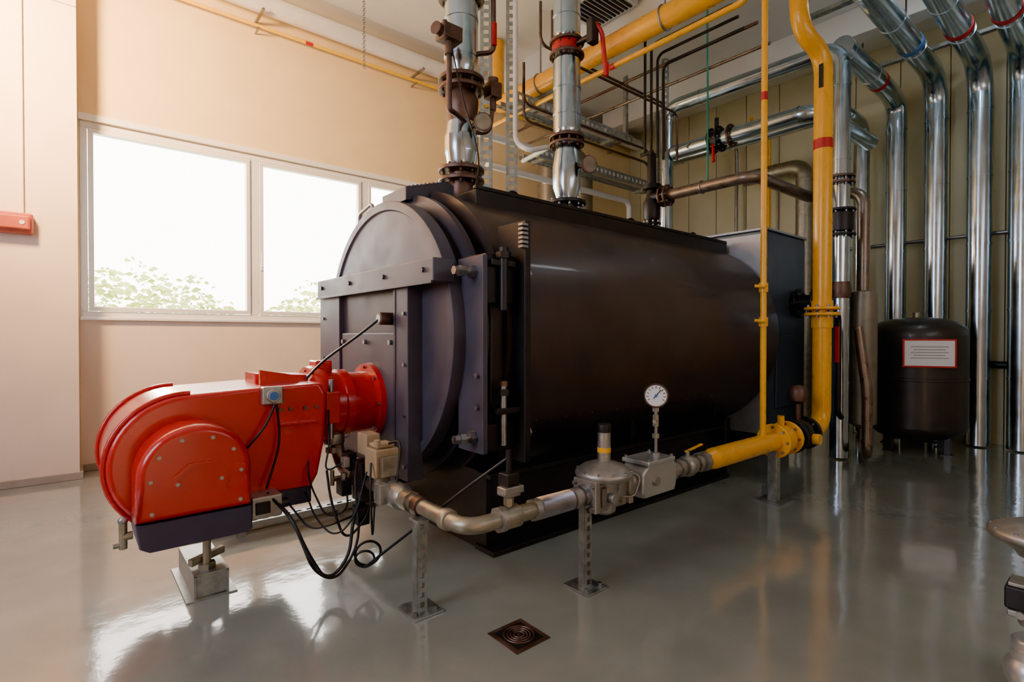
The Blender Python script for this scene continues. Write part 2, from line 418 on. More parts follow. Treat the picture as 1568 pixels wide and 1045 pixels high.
# floor-level strut behind burner
f=MB();f.strut((.85,4.30,.10),(1.85,4.30,.10),Y,.08,-Z,.04,m_galv,.08);f.box(.95,1.0,4.27,4.33,0,.07,m_galv).box(1.7,1.75,4.27,4.33,0,.07,m_galv)
f.box(.7,2.1,4.38,4.50,0,.08,m_conc,.01)
f.obj('floor_cable_rail')

# ---------------------------------------------------------------- gas train
yg,zg=2.13,.545
G=root('gas_train')
f=MB()
f.sweep([(1.5,3.0,zg),(1.5,yg,zg),(1.72,yg,zg)],.043,m_brass,.13,20)
f.cyl((1.5,2.28,zg),(1.5,2.34,zg),.056,m_brass,bev=.008).cyl((1.5,2.56,zg),(1.5,2.62,zg),.058,m_bron,seg=8)
f.sweep([(1.5,3.0,zg),(1.5,3.72,zg),(1.46,3.74,.86)],.048,m_brpipe,.16,20)
f.cyl((1.46,3.74,.72),(1.46,3.74,.80),.075,m_cast,bev=.01).cyl((1.46,3.74,.66),(1.46,3.74,.70),.06,m_cast,seg=8)
f.cyl((1.5,2.68,zg),(1.5,2.76,zg),.06,m_brass,seg=8)
f.lathe((1.5,2.76,zg),Y,[(0,.05),(.04,.075),(.16,.075),(.20,.05)],m_cast,24)
f.obj('burner_feed_pipe',G)
f=MB()
f.box(1.42,1.58,2.98,3.14,.62,.80,m_beige,.012).box(1.44,1.56,3.0,3.12,.80,.83,m_beige,.012).cyl((1.5,3.06,.48),(1.5,3.06,.62),.05,m_brass)
f.cyl((1.44,3.0,.83),(1.44,3.0,.86),.02,m_beige)
f.box(1.43,1.57,3.20,3.36,.42,.68,m_black,.01).box(1.44,1.56,2.93,2.965,.64,.76,m_brass,.004)
f.box(1.46,1.56,3.20,3.34,.72,.86,m_beige,.01)
f.box(1.41,1.47,3.36,3.48,.60,.72,m_black,.008).box(1.39,1.45,2.86,2.94,.50,.62,m_cast,.006).box(1.38,1.46,3.14,3.24,.30,.42,m_black,.008)
f.box(1.34,1.41,3.30,3.40,.46,.56,m_black,.006).cyl((1.375,3.35,.56),(1.375,3.35,.60),.02,m_cast).box(1.33,1.37,3.24,3.30,.66,.72,m_cast,.004)
f.cyl((1.5,3.42,.54),(1.5,3.50,.54),.068,m_cast,seg=8).cyl((1.42,3.46,.54),(1.34,3.46,.54),.018,m_brass).cyl((1.34,3.46,.50),(1.34,3.46,.60),.014,m_brass)
f.obj('servo_valves',G)
f=MB()
f.cyl((1.70,yg,zg),(1.83,yg,zg),.060,m_brass,bev=.008).cyl((1.69,yg,zg),(1.72,yg,zg),.068,m_cast,seg=8).cyl((1.83,yg,zg),(1.95,yg,zg),.045,m_brass)
f.cyl((1.93,yg,zg),(1.97,yg,zg),.062,m_cast,seg=8)
prof=[(0,.05)]
for i in range(22): prof+=[(.01+i*.0115,.060),(.016+i*.0115,.052)]
prof+=[(.27,.05)];f.lathe((1.97,yg,zg),X,prof,m_st,24)
f.cyl((2.24,yg,zg),(2.29,yg,zg),.064,m_cast,seg=8)
f.cyl((2.29,yg,zg),(2.36,yg,zg),.05,m_cast).cyl((2.31,yg,zg),(2.35,yg,zg),.068,m_st,seg=8)
f.cyl((1.765,yg,zg),(1.765,yg,.66),.018,m_st).cyl((1.765,yg,.61),(1.765,yg,.65),.028,m_brass,seg=6)
f.box(1.72,1.81,yg-.045,yg+.045,.66,.70,m_cast,.005).box(1.725,1.805,yg-.04,yg+.04,.70,.78,m_black,.006).box(1.70,1.83,yg-.05,yg+.02,.675,.715,m_cast,.006)
f.cyl((1.765,yg,.78),(1.765,yg,.90),.015,m_black)
f.obj('flexible_connector',G)
xr=2.53
f=MB()
f.box(2.38,2.68,yg-.07,yg+.07,.44,.62,m_cast,.02).lathe((xr,yg,.40),Z,[(0,.04),(.02,.07),(.05,.075),(.22,.10),(.225,.165),(.245,.178),(.26,.178),(.275,.165),(.30,.13),(.325,.06),(.33,.04)],m_cast,48)
f.bolts((xr,yg,.66),Z,.165,12,m_st,.009,.02)
f.cyl((xr,yg,.72),(xr,yg,.94),.040,m_cast,bev=.004).cyl((xr,yg,.90),(xr,yg,.955),.043,m_black,bev=.006).cyl((xr,yg,.78),(xr,yg,.81),.042,m_yel)
f.box(2.35,2.39,yg-.09,yg+.09,.45,.64,m_cast,.006).box(2.67,2.71,yg-.09,yg+.09,.45,.64,m_cast,.006)
for zz in(.48,.61):
    for q in(-.07,.07): f.cyl((2.33,yg+q,zz),(2.35,yg+q,zz),.013,m_st,seg=6)
f.cyl((2.50,yg-.07,.52),(2.50,yg-.12,.52),.035,m_cast,bev=.005).cyl((2.60,yg-.07,.49),(2.60,yg-.10,.49),.02,m_brass,seg=6)
f.box(2.42,2.46,yg-.085,yg-.07,.47,.59,m_st,.003)
f.sweep([(2.62,yg-.06,.50),(2.68,yg-.12,.50),(2.74,yg-.12,.62),(2.64,yg-.08,.66)],.008,m_st,.04,8)
f.obj('pressure_regulator',G)
f=MB()
f.prism([(2.82,.45),(3.16,.45),(3.18,.50),(3.18,.62),(3.14,.66),(2.86,.66),(2.80,.60),(2.80,.50)],yg-.095,yg+.095,m_silw,'XZ',.015)
f.box(2.84,3.14,yg-.11,yg+.11,.655,.685,m_silw,.008)
for q in(2.86,3.12):
    for r_ in(-.09,.09): f.cyl((q,yg+r_,.685),(q,yg+r_,.70),.011,m_st,seg=6)
f.cyl((2.70,yg,zg),(2.82,yg,zg),.05,m_cast).cyl((2.73,yg,zg),(2.78,yg,zg),.066,m_cast,seg=8)
f.cyl((2.93,yg-.095,.55),(2.93,yg-.115,.55),.03,m_cast)
f.obj('gas_filter',G)
f=MB()
f.cyl((3.16,yg,zg),(3.70,yg,zg),.048,m_cast)
for a,b,r in((3.20,3.25,.072),(3.32,3.36,.068),(3.40,3.52,.066),(3.56,3.60,.07),(3.64,3.70,.078)): f.cyl((a,yg,zg),(b,yg,zg),r,m_cast,seg=8 if r>.067 else 24)
f.cyl((3.46,yg,.58),(3.46,yg,.66),.018,m_st).obox((3.55,yg,.665),(1,0,.12),Y,(-.12,0,1),(.11,.012,.006),m_yel,.004)
f.sph((3.46,yg,zg),.078,m_cast)
f.obj('ball_valve',G)
f=MB()
f.lathe((3.70,yg,zg),X,[(0,.055),(.10,.078),(.12,.082),(1.16,.082)],m_yel,32)
f.flange((4.88,yg,zg),X,.155,.035,m_yel,8,m_st).cyl((4.90,yg,zg),(5.05,yg,zg),.085,m_yel)
f.lathe((4.93,yg,zg),X,[(0,.08),(.06,.13),(.14,.13),(.20,.08)],m_yel,32)
f.flange((5.14,yg,zg),X,.155,.035,m_yel,8,m_st)
f.cyl((5.02,yg,.66),(5.02,yg,.76),.03,m_yel)
f.obj('yellow_inlet',G)
f=MB()
f.cyl((5.16,yg,zg),(5.62,yg,zg),.085,m_black).flange((5.24,yg,zg),X,.16,.04,m_black,8,m_st)
f.lathe((5.26,yg,zg),X,[(0,.09),(.08,.14),(.18,.14),(.26,.09)],m_black,32).flange((5.55,yg,zg),X,.16,.04,m_black,8,m_st)
f.cyl((5.39,yg,.66),(5.39,yg,.86),.028,m_bron).lathe((5.39,yg,.84),Z,[(0,.03),(.03,.08),(.12,.09),(.17,.06),(.18,.02)],m_bron,24)
f.cyl((5.40,yg-.14,.52),(5.40,yg-.20,.52),.05,m_yel)
f.obj('shutoff_valve',G)
# gauge
f=MB()
gx,gz=3.07,1.09
n=V((-.80,-.60,.05)).normalized()
c=V((gx,yg,gz))
f.lathe(c-n*.03,n,[(0,.06),(.005,.076),(.045,.078),(.052,.084),(.060,.080),(.060,.072),(.056,.070)],m_bron,40,True)
f.lathe(c+n*.024,n,[(0,.072),(.004,.072)],m_white,40)
_,a,b=frame(n)
for i in range(11):
    an=math.radians(-120+24*i)+math.pi;d=b*math.cos(an)+a*math.sin(an)
    f.obox(c+n*.030+d*.056,d,n.cross(d),n,(.008,.002,.0008),m_black)
d=(Z*.75+n.cross(Z)*-.6).normalized();f.obox(c+n*.031+d*.014,d,n.cross(d),n,(.040,.0025,.001),m_black)
f.lathe(c+n*.028,n,[(0,.010),(.006,.008)],m_blue,12)
f.cyl((gx,yg,.685),(gx,yg,1.02),.014,m_st).cyl((gx,yg,.80),(gx,yg,.83),.026,m_brass,seg=6).cyl((gx,yg,.88),(gx,yg,.96),.022,m_brass,seg=6).cyl((gx,yg,.92),(gx-.06,yg-.03,.92),.012,m_brass).cyl((gx,yg,.98),(gx,yg,1.02),.024,m_brass,seg=6)
f.cyl((gx,yg,.685),(gx,yg,.70),.03,m_cast)
f.obj('pressure_gauge',G)
f=MB()
for (px,py) in((1.46,2.53),(2.35,yg)):
    f.strut((px,py-.03,.01),(px,py-.03,.49),X,.058,Y,.045,m_galv,.05)
    f.box(px-.09,px+.09,py-.11,py+.09,0,.012,m_galv,.002)
    for q in(-.06,.06): f.cyl((px+q,py-.07,.012),(px+q,py-.07,.03),.012,m_st,seg=6)
    f.box(px-.035,px+.035,py-.05,py+.05,.485,.50,m_galv,.002)
f.box(4.84,4.92,yg-.04,yg+.04,.01,.46,m_galv,.004).box(4.76,5.0,yg-.12,yg+.12,0,.012,m_galv,.002)
f.obj('support_posts',G)

# ---------------------------------------------------------------- cables
f=MB()
f.sweep([(.95,3.36,.50),(.95,3.05,.48),(1.02,3.0,.27),(1.13,3.0,.08),(1.26,3.0,.18),(1.31,3.05,.40),(1.40,3.15,.45)],.010,m_rub,.12,10)
f.sweep([(.90,3.34,.56),(.97,3.1,.45),(1.06,3.02,.15),(1.18,3.0,.07),(1.33,3.0,.25),(1.34,3.1,.62),(1.40,3.2,.7)],.008,m_rub,.12,10)
f.torus((1.37,2.98,.19),(0.3,1,.1),.075,.008,m_rub,28,8).torus((1.34,2.96,.17),(.5,1,.3),.055,.007,m_rub,28,8)
f.sweep([(1.34,2.96,.12),(1.5,2.65,.40),(1.62,2.35,.66),(1.765,yg,.86)],.008,m_rub,.15,10)
f.sweep([(1.28,3.4,.62),(1.25,3.25,.45),(1.30,3.15,.22),(1.42,3.12,.35),(1.46,3.15,.42)],.008,m_rub,.1,10)
f.sweep([(1.20,3.5,.80),(1.14,3.35,.60),(1.22,3.25,.36),(1.34,3.2,.40),(1.38,3.32,.50)],.006,m_rub,.1,8)
f.sweep([(1.15,3.42,.50),(1.14,3.2,.38),(1.20,3.05,.30),(1.30,3.0,.42),(1.40,3.06,.66)],.006,m_rub,.1,8)
f.sweep([(1.33,3.5,1.0),(1.30,3.4,.80),(1.24,3.34,.62),(1.34,3.27,.69)],.006,m_rub,.08,8)
f.sweep([(1.02,3.36,.48),(1.10,3.2,.33),(1.20,3.12,.36),(1.38,3.2,.36)],.006,m_rub,.08,8)
f.sweep([(1.41,3.02,.72),(1.37,2.95,.60),(1.37,2.93,.40),(1.40,2.98,.26),(1.45,3.06,.44)],.006,m_rub,.08,8)
f.sweep([(.95,3.36,1.08),(.90,3.36,.96),(.80,3.39,.83)],.007,m_rub,.06,8)
f.sweep([(.96,3.36,1.08),(.99,3.38,.85),(.90,3.36,.58)],.007,m_rub,.1,8)
f.sweep([(1.69,3.47,1.62),(1.58,3.52,1.52),(1.35,3.66,1.32),(1.25,3.7,1.2)],.009,m_rub,.1,8)
f.sweep([(1.52,3.0,.83),(1.55,2.9,.86),(1.50,2.86,.62)],.008,m_rub,.06,8)
f.obj('burner_wiring')

# ---------------------------------------------------------------- yellow gas pipes
f=MB()
f.sweep([(5.56,yg,zg),(5.98,yg,zg),(5.98,yg,4.40),(5.62,2.22,4.55),(5.55,2.24,5.99)],.088,m_yel,.22,28)
f.flange((5.98,yg,1.72),Z,.165,.03,m_yel,8,m_st).flange((5.98,yg,1.78),Z,.165,.03,m_yel,8,m_st)
f.cyl((5.98,yg,1.58),(5.98,yg,1.86),.10,m_yel)
f.lathe((5.98,yg,3.42),Z,[(0,.088),(.0,.0905),(.10,.0905),(.10,.088)],m_redv,28)
f.lathe((5.55,2.24,4.98),Z,[(0,.09),(.02,.17),(.05,.17),(.07,.12),(.30,.12)],m_yel,28)
f.obox((5.895,yg-.01,4.15),Y,X,Z,(.02,.012,.12),m_black)
f.obj('gas_main_pipe')
f=MB()
f.sweep([(4.66,yg,zg+.06),(4.66,yg,5.99)],.026,m_yel,.1,14)
for z,mt in((3.55,m_redv),(4.75,m_black)): f.cyl((4.66,yg,z),(4.66,yg,z+.07),.028,mt,seg=14)
for z in(1.62,1.92): f.cyl((4.66,yg,z-.04),(4.66,yg,z+.04),.04,m_yel,seg=8).cyl((4.66,yg,z),(4.58,yg-.03,z),.018,m_yel).cyl((4.57,yg-.06,z),(4.57,yg+.03,z+.01),.014,m_yel)
f.obj('gas_vent_pipe')
f=MB();f.sweep([(5.05,2.5,5.99),(5.05,2.5,5.0),(5.05,6.0,5.0),(5.05,6.4,5.0),(5.05,6.4,5.99)],.125,m_yel,.25,28)
for y in(3.4,5.4): f.cyl((5.05,y,5.1),(5.05,y,5.99),.012,m_st,seg=8);f.torus((5.05,y,5.0),Y,.13,.012,m_st)
f.obj('overhead_gas_pipe')
f=MB();f.sweep([(4.82,2.36,5.99),(4.82,2.36,4.60),(4.82,7.30,4.60)],.03,m_yel,.1,12)
f.cyl((4.82,3.9,4.60),(4.82,3.98,4.60),.033,m_redv);f.box(4.81,4.83,7.3,7.49,4.59,4.61,m_st)
f.obj('overhead_gas_branch_pipe')
f=MB();f.sweep([(.12,7.36,5.50),(X1-.05,7.36,5.50)],.022,m_yel2,.1,12)
for x in(1.9,4.2,6.6,9.0): f.box(x-.01,x+.01,7.32,7.5,5.45,5.465,m_st);
for x in(2.5,5.0): f.cyl((x,7.36,5.5),(x+.1,7.36,5.5),.024,m_redv)
f.obj('yellow_gas_line')
f=MB();f.sweep([(.25,7.25,5.74),(X1-.05,7.25,5.74)],.12,m_whpipe,.1,20)
for x in(1.9,4.2,6.6,9.0): f.box(x-.015,x+.015,7.10,7.5,5.58,5.61,m_st)
f.obj('white_heating_duct')

# ---------------------------------------------------------------- boiler outlet risers
def band(f,c,ax,r,mat,w=.03): f.lathe(c,ax,[(0,r),(0,r+.006),(w,r+.006),(w,r)],mat,32,False)
f=MB();px=2.63
f.cyl((px,yc,2.6),(px,yc,2.90),.12,m_bron).flange((px,yc,2.84),Z,.20,.035,m_bron,10,m_bron).flange((px,yc,2.93),Z,.20,.035,m_bron,10,m_bron)
f.lathe((px,yc,2.95),Z,[(0,.10),(.05,.125),(.13,.14),(.14,.148),(.27,.148),(.28,.14),(.40,.12)],m_sil,32)
f.lathe((px,yc,3.34),Z,[(0,.12),(.05,.13),(.12,.145),(.20,.15),(.26,.12),(.32,.11)],m_bron,32)
f.flange((px,yc,3.63),Z,.20,.035,m_bron,10,m_bron).flange((px,yc,3.71),Z,.20,.035,m_bron,10,m_bron)
f.lathe((px,yc,3.74),Z,[(0,.10),(.04,.11),(.14,.145),(2.25,.145)],m_sil,32)
for z in(3.9,4.22,5.0,5.4): band(f,(px,yc,z),Z,.145,m_sil)
f.flange((px,yc,4.42),Z,.20,.035,m_bron,10,m_bron).flange((px,yc,4.48),Z,.20,.035,m_bron,10,m_bron)
f.obj('supply_riser_pipe')
f=MB()
f.sweep([(2.60,3.72,3.32),(2.42,3.62,3.32),(2.36,3.60,3.32),(2.36,3.60,3.78)],.022,m_bron,.12,12)
f.box(2.27,2.45,3.53,3.67,3.86,3.98,m_bron,.012).cyl((2.36,3.6,3.76),(2.36,3.6,3.86),.035,m_bron).cyl((2.32,3.6,3.98),(2.32,3.6,4.02),.02,m_bron)
f.cyl((2.28,3.6,3.92),(2.22,3.58,3.92),.05,m_bron)
f.sweep([(2.36,3.58,3.86),(2.42,3.5,3.4),(2.50,3.45,3.1),(2.6,3.5,2.9),(2.6,3.6,2.70)],.006,m_rub,.2,6)
n=V((-.55,-.83,0));c=V((2.70,3.60,3.30));f.lathe(c,n,[(-.02,.03),(0,.075),(.03,.08),(.036,.07)],m_bron,28).lathe(c+n*.034,n,[(0,.068),(.004,.068)],m_brass,28)
f.cyl((2.70,3.6,3.30),(2.63,yc,3.30),.02,m_bron)
f.sweep([(2.75,yc,3.30),(2.88,3.74,3.30),(2.90,3.72,3.56)],.02,m_bron,.08,10).box(2.84,2.96,3.66,3.78,3.60,3.74,m_bron,.01).cyl((2.9,3.72,3.5),(2.9,3.72,3.62),.03,m_bron).cyl((2.9,3.72,3.74),(2.9,3.72,3.78),.05,m_bron)
f.sweep([(2.74,yc,3.98),(2.84,3.7,3.98),(2.86,3.66,4.0),(2.86,3.66,4.5)],.022,m_bron,.08,10).box(2.83,2.87,3.62,3.65,4.02,4.22,m_redv,.006)
f.obj('riser_pressure_switches')
f=MB();px=3.94
f.cyl((px,yc,2.6),(px,yc,2.88),.12,m_black).flange((px,yc,2.76),Z,.20,.035,m_black,10,m_st).flange((px,yc,2.86),Z,.20,.035,m_black,10,m_st)
f.lathe((px,yc,2.88),Z,[(0,.10),(.05,.11),(.14,.14),(.24,.145),(.36,.145),(.52,.12),(.56,.11)],m_sil,32)
f.flange((px,yc,3.46),Z,.18,.03,m_bron,10,m_bron).flange((px,yc,3.53),Z,.18,.03,m_bron,10,m_bron)
f.lathe((px,yc,3.55),Z,[(0,.10),(.06,.14),(.75,.14),(.83,.11)],m_sil,32)
for z in(3.75,4.02): band(f,(px,yc,z),Z,.14,m_sil)
f.flange((px,yc,4.37),Z,.18,.03,m_bron,10,m_bron).flange((px,yc,4.50),Z,.18,.03,m_bron,10,m_bron).cyl((px,yc,4.38),(px,yc,4.49),.15,m_redv)
f.lathe((px,yc,4.52),Z,[(0,.11),(.06,.14),(1.47,.14)],m_sil,32);band(f,(px,yc,4.75),Z,.14,m_sil)
f.obj('return_riser_pipe')
f=MB()
f.cyl((3.94,3.70,4.44),(3.94,3.50,4.44),.03,m_black).box(3.90,4.0,3.44,3.52,4.36,4.60,m_black,.012)
f.sweep([(3.96,3.46,4.56),(4.02,3.42,4.48),(4.06,3.40,4.05)],.022,m_redv,.08,10)
f.cyl((4.06,3.4,4.05),(4.06,3.4,4.18),.026,m_redv)
n=V((-.3,-.95,0)).normalized();c=V((4.02,3.60,3.22));f.lathe(c,n,[(-.02,.03),(0,.085),(.03,.09),(.036,.08)],m_bron,28).lathe(c+n*.034,n,[(0,.078),(.004,.078)],m_brpipe,28).cyl(c,(3.94,yc,3.22),.02,m_bron)
f.obj('riser_butterfly_valve')

# ---------------------------------------------------------------- perforated strut frame
for i,(x,y) in enumerate(((3.95,5.2),(4.36,5.2))):
    f=MB();f.strut((x,y,0),(x,y,5.99),(.766,-.643,0),.14,(.643,.766,0),.06,m_galv,.10);f.obj('perforated_strut_post')
for (x0,x1,y,z) in((4.5,6.9,5.25,4.62),(5.3,8.4,5.7,4.2)):
    f=MB();f.strut((x0,y,z),(x1,y,z),Z,.13,Y,.06,m_galv,.10);f.strut((x0,y+.4,z),(x1,y+.4,z),Y,.10,Z,.05,m_galv,.10)
    for x in(x1-.1,): f.strut((x,y+.02,z),(x,y+.02,5.6),X,.06,Y,.05,m_galv,.1)
    f.box(x0+.2,x0+.26,y,y+.4,z-.05,z,m_galv).box(x1-.3,x1-.24,y,y+.4,z-.05,z,m_galv)
    f.obj('perforated_strut_rail')
f=MB();f.strut((7.45,5.0,0),(7.45,5.0,5.99),(.766,-.643,0),.10,(.643,.766,0),.06,m_galv,.1);f.obj('perforated_strut_post')
f=MB()
for k,(y,z) in enumerate(((4.9,4.35),(4.9,4.15),(4.6,4.95),(4.4,4.75))):
    f.sweep([(4.3,y,z+.5),(4.3,y,z),(6.85,y,z),(6.85,y,z-.7)],.018,m_bron,.12,10)
for k in range(4): 
    x=5.45+k*.13;f.sweep([(x,2.9,5.2-k*.08),(x,3.95,5.2-k*.08),(x,3.95,3.75)],.018,m_black,.1,10)
for k in range(4): f.sweep([(5.25+k*.3,Y1-.4,5.2-k*.12),(5.25+k*.3,2.75,5.2-k*.12)],.02,(m_bron,m_yel,m_bron,m_brpipe)[k],.1,10)
f.obj('small_bore_pipework')
f=MB()
f.sweep([(4.25,5.0,5.99),(4.25,5.0,3.9),(4.25,4.75,3.72),(4.6,4.75,3.85),(4.9,5.6,3.95)],.03,m_whpipe,.1,14)
f.sweep([(4.3,6.0,4.35),(8.6,6.0,4.35)],.055,m_whpipe,.1,16)
f.sweep([(4.8,6.3,4.05),(8.2,6.3,4.05),(8.2,6.3,0.02)],.05,m_whpipe,.15,16)
f.obj('white_water_pipes')
f=MB();f.sweep([(6.7,6.95,.02),(6.7,6.95,4.9),(7.6,6.95,4.9),(7.6,6.95,.02)],.2,m_greyp,.42,28)
for z in(3.2,4.2): band(f,(6.7,6.95,z),Z,.2,m_sil);band(f,(7.6,6.95,z),Z,.2,m_sil)
f.obj('insulated_loop_duct')

# ---------------------------------------------------------------- silver insulated pipes
def seams(f,pts,r,mat,step=.55):
    pts=[V(p) for p in pts]
    for a,b in zip(pts[:-1],pts[1:]):
        L=(b-a).length;d=(b-a).normalized();k=int(L/step)
        for i in range(1,k+1):
            if i*step<L-.12: band(f,a+d*(i*step),d,r,mat,.025)
def silver(name,pts,r,fil=.24,step=.9,mat=None):
    f=MB();f.sweep(pts,r,mat or m_sil,fil,28);seams(f,pts,r,mat or m_sil,step);return f,name
for (y,xe) in((1.89,1.5),(1.42,1.5),(1.0,1.5)):
    f,n_=silver('insulated_flue_pipe',[(9.42,y,.02),(9.42,y,4.9),(9.15,y,5.15),(xe,y,5.15)],.135,.16)
    band(f,(8.05,y,5.15),X,.137,m_redv if y<1.5 else m_blue,.08)
    for x in(7.9,5.4,3.5): f.cyl((x,y,5.28),(x,y,5.99),.01,m_black,seg=8)
    f.obj(n_)
f,n_=silver('insulated_flue_pipe',[(9.42,2.36,.02),(9.42,2.36,4.9),(9.15,2.36,5.0),(7.2,2.36,5.0)],.13,.16);f.cyl((8.5,2.36,5.0),(8.58,2.36,5.0),.133,m_redv);f.obj(n_)
f,n_=silver('insulated_flue_pipe',[(9.42,2.81,.02),(9.42,2.81,4.75),(8.6,2.81,4.75),(8.6,3.6,4.75),(8.6,5.6,4.75)],.11,.22);f.obj(n_)
f,n_=silver('insulated_flue_pipe',[(9.42,.55,.02),(9.42,.55,5.1),(6.0,.55,5.3)],.135,.2);f.obj(n_)
f,n_=silver('header_pipe',[(7.2,2.37,.02),(7.2,2.37,5.0),(7.1,4.75,5.0),(7.1,4.75,2.82)],.105,.24);
f.flange((7.2,2.37,3.35),Z,.16,.03,m_bron,8,m_st).flange((7.2,2.37,3.42),Z,.16,.03,m_bron,8,m_st)
f.cyl((7.2,2.37,2.75),(7.2,2.37,3.0),.15,m_black,bev=.02).flange((7.2,2.37,2.72),Z,.17,.03,m_black,8,m_st).flange((7.2,2.37,3.02),Z,.17,.03,m_black,8,m_st)
f.lathe((7.2,2.37,1.95),Z,[(0,.11),(.1,.125),(.2,.11)],m_bron,24)
f.obj(n_)
f,n_=silver('header_pipe',[(7.1,4.62,4.29),(7.1,2.62,4.29),(8.9,2.55,4.29)],.105,.24)
f.flange((7.1,3.98,4.29),Y,.18,.03,m_black,8,m_st).flange((7.1,3.86,4.29),Y,.18,.03,m_black,8,m_st).cyl((7.1,3.98,4.29),(7.1,3.86,4.29),.15,m_black).flange((7.1,3.70,4.29),Y,.16,.03,m_bron,8,m_st)
f.cyl((7.0,3.92,4.25),(6.98,3.90,3.95),.02,m_redv).cyl((7.1,3.92,4.4),(7.1,3.92,4.6),.03,m_black)
f.obj(n_)
f,n_=silver('bronze_clad_pipe',[(9.3,3.59,.02),(9.3,3.59,4.3),(9.3,4.6,4.3)],.13,.2,.45,m_brass);f.obj(n_)
f=MB();
for y in(4.3,4.9): f.sweep([(9.6,y,.02),(9.6,y,5.0),(8.9,y,5.2)],.03,m_yel if y<4.5 else m_st,.1,12)
f.sweep([(9.7,3.2,1.1),(9.7,-2.5,1.1)],.05,m_black,.1,14)
f.sweep([(9.7,3.2,2.9),(9.7,-2.5,2.9)],.025,m_st,.1,14)
f.obj('heating_pipework')
f=MB()
for x,z in((8.9,5.33),(6.9,5.33)): f.strut((x,.2,z),(x,2.7,z),X,.08,Z,.04,m_galv)
for y in(.25,2.65):
    for x in(8.9,6.9): f.cyl((x,y,5.33),(x,y,5.99),.012,m_st,seg=8)
f.obj('pipe_hanger_rail')

# brown bent pipe with condensate pot
f=MB()
f.sweep([(6.0,4.08,3.33),(6.0,2.86,3.33),(7.6,2.84,3.33),(7.6,2.24,3.30),(7.6,2.24,2.0)],.07,m_brpipe,.17,24)
f.flange((6.0,4.06,3.33),Y,.14,.03,m_bron,8,m_st).flange((6.0,3.98,3.33),Y,.14,.03,m_bron,8,m_st)
f.torus((6.0,3.5,3.33),Y,.075,.01,m_st)
f.flange((7.6,2.6,3.32),Y,.14,.03,m_bron,8,m_st).flange((7.6,2.52,3.32),Y,.14,.03,m_bron,8,m_st)
f.lathe((7.6,2.24,.34),Z,[(0,.05),(.06,.15),(.1,.155),(1.66,.155),(1.70,.15),(1.72,.07)],m_greyp,32)
f.sweep([(7.6,2.24,.38),(7.6,2.24,.12),(6.95,2.0,.12),(6.95,2.0,.85),(6.95,2.1,1.6)],.055,m_brpipe,.14,16)
f.cyl((7.6,2.24,0),(7.6,2.24,.1),.04,m_black)
f.obj('condensate_pot_pipe')
f=MB();vx,vy=5.95,4.2
f.cyl((vx,vy,2.60),(vx,vy,3.15),.06,m_black).flange((vx,vy,2.80),Z,.14,.03,m_black,8,m_st).flange((vx,vy,2.98),Z,.12,.03,m_black,8,m_st)
f.lathe((vx,vy,3.0),Z,[(0,.06),(.06,.11),(.26,.11),(.34,.07),(.42,.065),(.44,.12),(.50,.12),(.52,.06),(.9,.055),(.93,.03)],m_black,28)
f.cyl((vx,vy-.02,3.33),(vx,vy-.14,3.33),.075,m_black)
f.box(vx-.02,vx+.02,vy-.02,vy+.18,3.92,3.96,m_black,.006)
f.obj('safety_valve')
f=MB();f.sweep([(6.12,3.5,3.38),(6.12,3.5,4.6),(6.10,3.5,5.99)],.012,m_green,.1,8);f.obj('hanging_cable')
f=MB()
z=5.99;i=0
while z>5.0: f.torus((3.0,6.6,z),X if i%2 else Y,.018,.004,m_st,10,6);z-=.03;i+=1
f.obj('hanging_chain')
f=MB();f.sweep([(6.45,yg+.1,1.75),(6.75,yg+.1,1.75),(6.75,yg+.1,.6),(6.85,yg+.1,.55)],.03,m_black,.1,12)
f.cyl((6.06,yg,1.75),(6.45,yg+.1,1.75),.035,m_bron).cyl((6.3,yg+.06,1.62),(6.3,yg+.06,1.86),.06,m_black)
f.box(6.50,6.54,yg+.02,yg+.06,1.2,1.6,m_redv,.006)
f.obj('bypass_valve')
f=MB();f.box(5.0,5.65,4.2,4.95,5.76,5.99,m_white,.02)
for k in range(10): f.box(5.05,5.6,4.26+k*.065,4.29+k*.065,5.745,5.76,m_black)
for k in range(5): f.box(4.99,5.0,4.27,4.88,5.80+k*.032,5.812+k*.032,m_conc)
f.obj('ceiling_air_vent')

# ---------------------------------------------------------------- expansion vessel
def vessel(cx,cy,sign):
    E=root('expansion_vessel')
    f=MB();r=.54
    pr=[(.14,.02),(.15,.25),(.19,.42),(.27,.52),(.34,r)]+[(.92,r),(.925,r+.008),(.955,r+.008),(.96,r),(1.48,r),(1.58,.525),(1.66,.45),(1.71,.32),(1.735,.15),(1.74,.02)]
    f.lathe((cx,cy,0),Z,pr,m_ves,64);f.obj('tank',E)
    f=MB()
    for k in range(4):
        an=math.pi/4+k*math.pi/2+.3;px,py=cx+.42*math.cos(an),cy+.42*math.sin(an)
        f.box(px-.035,px+.035,py-.035,py+.035,0,.28,m_ves,.006).box(px-.06,px+.06,py-.06,py+.06,0,.012,m_ves)
    f.cyl((cx,cy,1.73),(cx,cy,1.80),.04,m_brass);f.obj('legs',E)
    if sign:
        n=V((-.9,-.44,0)).normalized();t=V((-n.y,n.x,0));c=V((cx,cy,1.28))+n*(r+.012)
        f=MB();f.obox(c,t,Z,n,(.27,.175,.004),m_redv);f.obox(c+n*.004,t,Z,n,(.25,.155,.003),m_white)
        for k in range(5): f.obox(c+n*.0075+Z*(.08-k*.035),t,Z,n,(.19-.03*(k%2),.005,.0006),m_conc)
        f.obj('label',E)
vessel(8.6,1.92,True)

